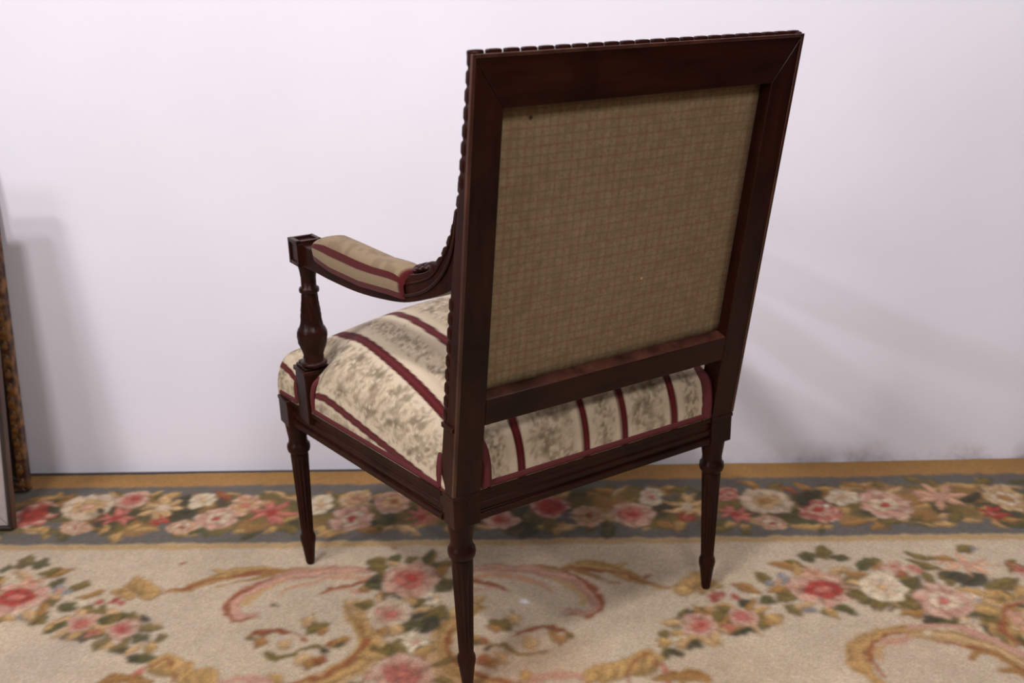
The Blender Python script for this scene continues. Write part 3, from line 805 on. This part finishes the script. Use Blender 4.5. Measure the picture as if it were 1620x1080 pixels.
# ---- striped cloth painter for cushions (x across the stripes, y along them)
C_GROUND = lin(181, 163, 137); C_SATIN = lin(196, 180, 155); C_FLOWER = lin(112, 94, 76); C_LEAF = lin(106, 98, 74); C_RED = lin(74, 11, 13); C_REDL = lin(95, 23, 24)
STR = [-.4135, -.3220, -.2245, -.1465, -.0310, .0415, .1395, .2145, .3220, .3940]
def paint_stripes(xs_, ys_, seed=3, dens=1.0):
    R = np.random.default_rng(seed)
    c = np.ones(xs_.shape + (3,)) * C_GROUND
    c *= (0.97 + .05 * value_noise(xs_, ys_, .02, seed))[..., None]
    def put(mask, col, amt=1.0):
        k = (np.clip(mask, 0, 1) * amt)[..., None]
        c[:] = c * (1 - k) + np.asarray(col) * k
    def ell(cx, cy, a, b, an, col, amt):
        dx, dy = xs_ - cx, ys_ - cy
        sel = (np.abs(dx) < max(a, b) * 1.4) & (np.abs(dy) < max(a, b) * 1.4)
        if not sel.any(): return
        u = (dx[sel] * math.cos(an) + dy[sel] * math.sin(an)) / a; v = (-dx[sel] * math.sin(an) + dy[sel] * math.cos(an)) / b
        k = (np.clip((1 - np.sqrt(u * u + v * v)) / .8 + .5, 0, 1) * amt)[:, None]
        c[sel] = c[sel] * (1 - k) + np.asarray(col) * k
    for i in range(len(STR) - 1):
        a, b = STR[i], STR[i + 1]; w = b - a; mid = (a + b) / 2
        wide = w > .085
        # satin ribbons each side of the floral strip
        for e in (a + .013, b - .013):
            put(1.5 - np.abs(xs_ - e) / .006, C_SATIN, .75)
        hw_ = .034 if wide else .015
        zone = np.clip((hw_ - np.abs(xs_ - mid)) / .006 + .5, 0, 1)
        blot = np.clip((value_noise(xs_, ys_, .0055, 40 + i) * .6 + value_noise(xs_, ys_, .013, 60 + i) * .4 - .50) * 6, 0, 1)
        put(zone * blot, C_FLOWER, .50)
        blot = np.clip((value_noise(xs_, ys_, .005, 80 + i) - .58) * 6, 0, 1)
        put(zone * blot, C_SATIN, .7)
        y = -.06; k = 0
        while y < .62:
            if wide:
                cx = mid + (.014 if k % 2 else -.014) + R.normal() * .003
                n = int(13 * dens)
                for j in range(n):
                    r = .019 * math.sqrt(R.random()); th = R.random() * 6.28
                    ell(cx + r * math.cos(th), y + r * math.sin(th), .0045 + .004 * R.random(), .0036 + .003 * R.random(), R.random() * 3, C_FLOWER if R.random() < .65 else C_LEAF, .35 + .25 * R.random())
                for j in range(9):
                    th = 6.28 * j / 9 + R.normal() * .2; r = .024 + R.normal() * .003
                    ell(cx + r * math.cos(th), y + r * math.sin(th), .0065, .0026, th + .5, C_LEAF if j % 2 else C_FLOWER, .3 + .2 * R.random())
                for j in range(5):
                    ell(cx + R.normal() * .009, y + R.normal() * .009, .0035, .0022, R.random() * 3, C_SATIN, .7)
                for j in range(4):
                    ell(mid + R.uniform(-.034, .034), y + .02 + R.normal() * .008, .005, .0018, R.random() * 3, C_LEAF, .5)
                y += .037
            else:
                for j in range(9):
                    ell(mid + R.normal() * .007, y + R.normal() * .009, .0032 + .002 * R.random(), .0022, R.random() * 3, C_FLOWER if R.random() < .6 else C_LEAF, .5 + .3 * R.random())
                for j in range(3):
                    ell(mid + R.normal() * .011, y + .016 + R.normal() * .004, .004, .0016, R.random() * 3, C_LEAF, .45)
                y += .034
            k += 1
    for s in STR:
        d = np.abs(xs_ - s)
        put((.0072 - d) / .0012 + .5, C_RED)
        put((.0018 - d) / .0012 + .5, C_REDL, .8)
    return np.clip(c, 0, 1)

# ---- seat cushion
n1, n2 = 260, 230
def edge_param(n):
    """-1..1 with samples gathered where the cloth turns down"""
    a = np.linspace(-1, 1, n)
    return np.sign(a) * (1 - (1 - np.abs(a)) ** 2.1)
uu, vv = np.meshgrid(edge_param(n1), edge_param(n2))
yy = .2595 + .2565 * vv
xx = uu * (SIDE(yy) - .003)
R_ = .032
def turn(dist):
    t_ = np.clip(1 - dist / R_, 0, 1)
    return (1 - t_ ** 2.6) ** (1 / 2.6)
dx_ = (1 - np.abs(uu)) * SIDE(yy); dy_ = (1 - np.abs(vv)) * .2565
CR = .096
base_h = (.062 + .016 * np.clip(yy / .4, 0, 1)) * np.minimum(turn(dx_), turn(dy_)) * (.8 + .2 * np.maximum(turn(dx_), turn(dy_)))
crown = CR * (1 - np.abs(uu) ** 2.3) ** .92 * (1 - np.abs(vv) ** 2.6) ** .85
zz = .3345 + base_h + crown
for sx in (-1, 1):      # the stuffing is drawn in round the foot of each arm support
    zz = zz - .030 * np.exp(-((xx - sx * .285) ** 2 + (yy - .418) ** 2) / .042 ** 2) * np.clip(base_h / .05, 0, 1)
# arc lengths so that the stripes run on down the sides
half = n1 // 2
dxs = np.sqrt(np.diff(xx, axis=1) ** 2 + np.diff(zz, axis=1) ** 2)
arc = np.concatenate([np.zeros((n2, 1)), np.cumsum(dxs, axis=1)], axis=1)
mid_arc = 0.5 * (arc[:, half - 1] + arc[:, half])[:, None]
arc_x = (arc - mid_arc)
edge = turn(dy_)
xs_paint = np.where(np.abs(xx) > .19, np.sign(xx) * (np.abs(xx) + np.clip(.060 - base_h, 0, 1) * 1.0 * np.clip((np.abs(xx) - .19) / .03, 0, 1)), xx)
dys = np.sqrt(np.diff(yy, axis=0) ** 2 + np.diff(zz, axis=0) ** 2)
arc_y = np.concatenate([np.zeros((1, n1)), np.cumsum(dys, axis=0)], axis=0) - .03
seat_col = paint_stripes(xs_paint, arc_y, 3)
seat = grid_object('seat_cushion', xx, yy, zz, seat_col, M['stripe_cloth'], chair)
seat['label'] = 'domed seat in cream floral cloth with dark red stripes'

# red gimp round the foot of the cushion and beside the posts
def gimp(pts, r=.0042, flat=1.25):
    MB().tube(spline(pts, max(8, len(pts) * 5)), r, 8, flat).build('gimp_trim', M['red_gimp'], seat)
gimp([(-.2145, .0035, .3405), (0, .0035, .3405), (.2145, .0035, .3405)])
gimp([(-.30, .5085, .3405), (0, .5085, .3405), (.30, .5085, .3405)])
for sx in (-1, 1):
    sd_ = lambda y: sx * (SIDE(y) - .0045)
    gimp([(sd_(.036), .036, .3405), (sd_(.2), .2, .3405), (sd_(.392), .392, .3405)])
    gimp([(sd_(.446), .446, .3405), (sd_(.48), .48, .3405), (sd_(.506), .506, .3405)])
    gimp([(sx * .2060, .0025, .3405), (sx * .2065, .0025, .376), (sx * .2085, .011, .400), (sx * .211, .034, .411)], .0080, 1.0)
    gimp([(sx * (SIDE(.037) - .007), .0375, .3405), (sx * (SIDE(.037) - .007), .0375, .366), (sx * (SIDE(.037) - .011), .037, .388)], .0068, 1.0)
    gimp([(sd_(.392), .390, .340), (sd_(.392), .390, .372), (sx * (SIDE(.39) - .014), .389, .392), (sx * (SIDE(.39) - .05), .389, .404)], .0048, 1.0)
    gimp([(sd_(.446), .447, .340), (sd_(.446), .447, .372), (sx * (SIDE(.446) - .014), .447, .390), (sx * (SIDE(.446) - .05), .447, .400)], .0048, 1.0)

# ---- arms
BOT = [(.374, .5925), (.345, .591), (.294, .587), (.222, .585), (.154, .589), (.091, .598), (.03, .618), (-.016, .639), (-.048, .668)]
TOPC = [(-.052, .80), (-.0435, .793), (-.038, .761), (-.030, .737), (-.021, .715), (-.007, .693), (.008, .674), (.030, .657), (.050, .6475), (.078, .640)]
SEATP = [(.098, .622), (.16, .609), (.24, .606), (.33, .612), (.345, .624), (.374, .627)]
def ysurf(y, z): return y
arm_poly = list(map(tuple, spline(BOT, 40))) + list(map(tuple, spline(TOPC, 40))) + SEATP
for sx in (-1, 1):
    out = lambda y, k=0.0: sx * (SIDE(y) - k)
    mb = MB()
    mb.loft([[(out(y, .001), y, z) for y, z in arm_poly], [(out(y, .033), y, z) for y, z in arm_poly]])
    # square end block with sunk faces
    b0, b1, bz0, bz1 = .374, .414, .5925, .6335
    def blockring(k, y0, y1):
        return None
    mb.box(*sorted((out(.394, -.002), out(.394, .038))), b0, b1, bz0, bz1 - .004)
    xo, xi = out(.394, -.002), out(.394, .038)
    xa, xb = sorted((xo, xi))
    for (a0, a1, c0, c1) in ((xa, xb, b0, b0 + .006), (xa, xb, b1 - .006, b1), (xa, xa + .006, b0, b1), (xb - .006, xb, b0, b1)):
        mb.box(a0, a1, c0, c1, bz1 - .005, bz1)
    xf = xo + sx * .0025
    for (y0, y1, z0, z1) in ((b0, b1, bz0, bz0 + .006), (b0, b1, bz1 - .006, bz1), (b0, b0 + .006, bz0, bz1), (b1 - .006, b1, bz0, bz1)):
        mb.box(*sorted((xo - sx * .001, xf)), y0, y1, z0, z1)
    # raised rib along the sweep
    rib = spline([(.115, .6035), (.085, .610), (.045, .624), (.012, .645), (-.012, .672), (-.027, .705), (-.037, .745)], 26)
    mb.tube([(out(y, -.0005), y, z) for y, z in rib], .0026, 6)
    rib2 = spline([(.085, .626), (.05, .637), (.022, .652), (-.004, .682), (-.020, .708), (-.034, .745)], 26)
    mb.tube([(out(y, .0005), y, z) for y, z in rib2], .0018, 6)
    arm = mb.build('armrest', WOOD, chair, .0009)
    # carved leaf behind the pad
    for k, (y, z, rr) in enumerate(((.048, .654, .0085), (.062, .650, .0078), (.075, .6455, .0068))):
        MB().blob((out(y, .017), y, z), .013, rr, .0075, 10, 6).build('carved_leaf', WOOD, arm)
    # beads up the inner curve
    cv = spline([(.030, .657), (.008, .674), (-.007, .693), (-.021, .715), (-.030, .737), (-.038, .761), (-.0435, .793)], 200)
    L = np.concatenate([[0], np.cumsum(np.linalg.norm(np.diff(cv, axis=0), axis=1))]); s = .004
    while s < L[-1]:
        i = int(np.searchsorted(L, s)); i = min(max(i, 1), len(cv) - 2)
        d = cv[i + 1] - cv[i - 1]
        add_bead(arm, (out(cv[i][0], .0075), cv[i][0] - .0005, cv[i][1] - .0015), (math.atan2(-d[0], d[1]), 0, 0))
        s += .0195
    # turned arm support
    cx, cy = sx * .2945, .394
    P = [(.4185, .0215), (.421, .0218), (.4235, .0205), (.426, .0165), (.430, .0162), (.434, .0172), (.437, .0168), (.440, .0165), (.450, .0180), (.462, .0212), (.474, .0242), (.484, .0250), (.491, .0246), (.496, .0228), (.499, .0212), (.502, .0192)]
    P += [(.502 + (.556 - .502) * k / 8, .0188 + (.0134 - .0188) * k / 8) for k in range(1, 9)]
    P += [(.558, .0126), (.5605, .0158), (.564, .0164), (.5675, .0156), (.570, .0122), (.580, .0122), (.5865, .0138), (.593, .0162)]
    P = [(z - .016 * max(0.0, min(1.0, (z - .422) / .05)) * (1.0 if z < .575 else (.593 - z) / .018), r) for z, r in P]
    flu = lambda z: .0024 if .487 < z < .539 else (.0016 if .430 < z < .468 else 0.0)
    MB().lathe(P, cx, cy, 48, flu, 14.0, (0, -.065, .594)).build('arm_support', WOOD, chair, angle=60)
    # square foot of the support, let into the side of the seat
    by0, by1 = .397, .441
    mb = MB().box(*sorted((sx * (SIDE(.419) + .001), sx * (SIDE(.419) - .044))), by0, by1, ZR - .02, .403)
    mb.box(*sorted((sx * (SIDE(.419) + .003), sx * (SIDE(.419) - .047))), by0 - .003, by1 + .003, .401, .4095)
    mb.box(*sorted((sx * (SIDE(.419) - .0015), sx * (SIDE(.419) - .043))), by0 + .001, by1 - .001, .4095, .4145)
    mb.box(*sorted((sx * (SIDE(.419) - .005), sx * (SIDE(.419) - .039))), by0 + .004, by1 - .004, .4145, .4190)
    mb.box(*sorted((sx * (SIDE(.395) - .040), sx * (SIDE(.395) - .078))), by0 + .001, by0 + .018, .396, .4085)
    mb.build('arm_base', WOOD, chair, .0015)
    # padded top
    n_a, n_c = 90, 120
    ta = np.linspace(0, 1, n_a); tc_ = np.linspace(-1, 1, n_c)
    A_, C_ = np.meshgrid(ta, tc_)
    yA = .3335 + (.0885 - .3335) * A_
    zbot = np.interp(yA, [.0885, .12, .2, .28, .3335], [.603, .603, .5985, .6025, .612])
    zc = np.interp(yA, [.0885, .11, .16, .24, .29, .3335], [.646, .648, .646, .652, .655, .648])
    endf = (1 - np.abs(2 * A_ - 1) ** 9) ** (1 / 3.0)
    endh = .30 + .70 * endf
    th = C_ * (math.pi / 2 + .55)
    hw = .0232
    sxp = np.sign(th) * np.abs(np.sin(th)) ** .75
    lower = np.clip(np.cos(th), -1, 1)
    prof = np.where(lower >= 0, np.abs(lower) ** .55, -np.abs(lower) * .0)
    sidez = np.clip((np.abs(th) - math.pi / 2) / .55, 0, 1)
    zmid = zbot + .016
    Zp = np.where(np.abs(th) <= math.pi / 2, zmid + (zc - zmid) * prof * endh + (zc - zmid) * 0, zmid - (zmid - zbot) * sidez)
    widths = hw * np.where(np.abs(th) <= math.pi / 2, np.abs(sxp), 1 - .10 * sidez) * np.sign(C_ + 1e-9) * (.82 + .18 * endf)
    Xp = sx * (SIDE(yA) - .0165) + widths
    colp = np.ones(A_.shape + (3,)) * lin(129, 110, 85)
    R2 = np.random.default_rng(5)
    fl_ = value_noise(Xp * 1.0, yA, .010, 31)
    top_m = np.clip((.62 - np.abs(C_)) / .05, 0, 1) * np.clip((fl_ - .5) * 4, 0, 1) * .55
    colp = colp * (1 - top_m[..., None]) + lin(104, 88, 68) * top_m[..., None]
    red = np.clip((.085 - np.abs(np.abs(C_) - .60 )) / .006 + .5, 0, 1)[..., None]
    red = np.maximum(red, (np.clip((np.abs(C_) - .85) / .01, 0, 1))[..., None])
    red = np.maximum(red, np.clip((A_ - .955) / .02, 0, 1)[..., None])
    colp = colp * (1 - red) + C_RED * red
    pad = grid_object('arm_pad', Xp, yA, Zp, colp, M['stripe_cloth'], chair)
    pad['label'] = 'padded cream cloth arm top with red edging'

# ---- upholstered front of the back (seen only from the side)
n3, n4 = 90, 90
U, V_ = np.meshgrid(edge_param(n3), edge_param(n4))
bz = .675 + .190 * V_; bx = U * .212
e_ = (1 - np.abs(U) ** 6) ** .4 * (1 - np.abs(V_) ** 6) ** .4
byy = -.1606 * (bz - ZR) + .0275 + .030 * e_
bc = grid_object('back_cushion', bx, byy, bz, paint_stripes(bx, bz - .4, 8), M['stripe_cloth'], chair)
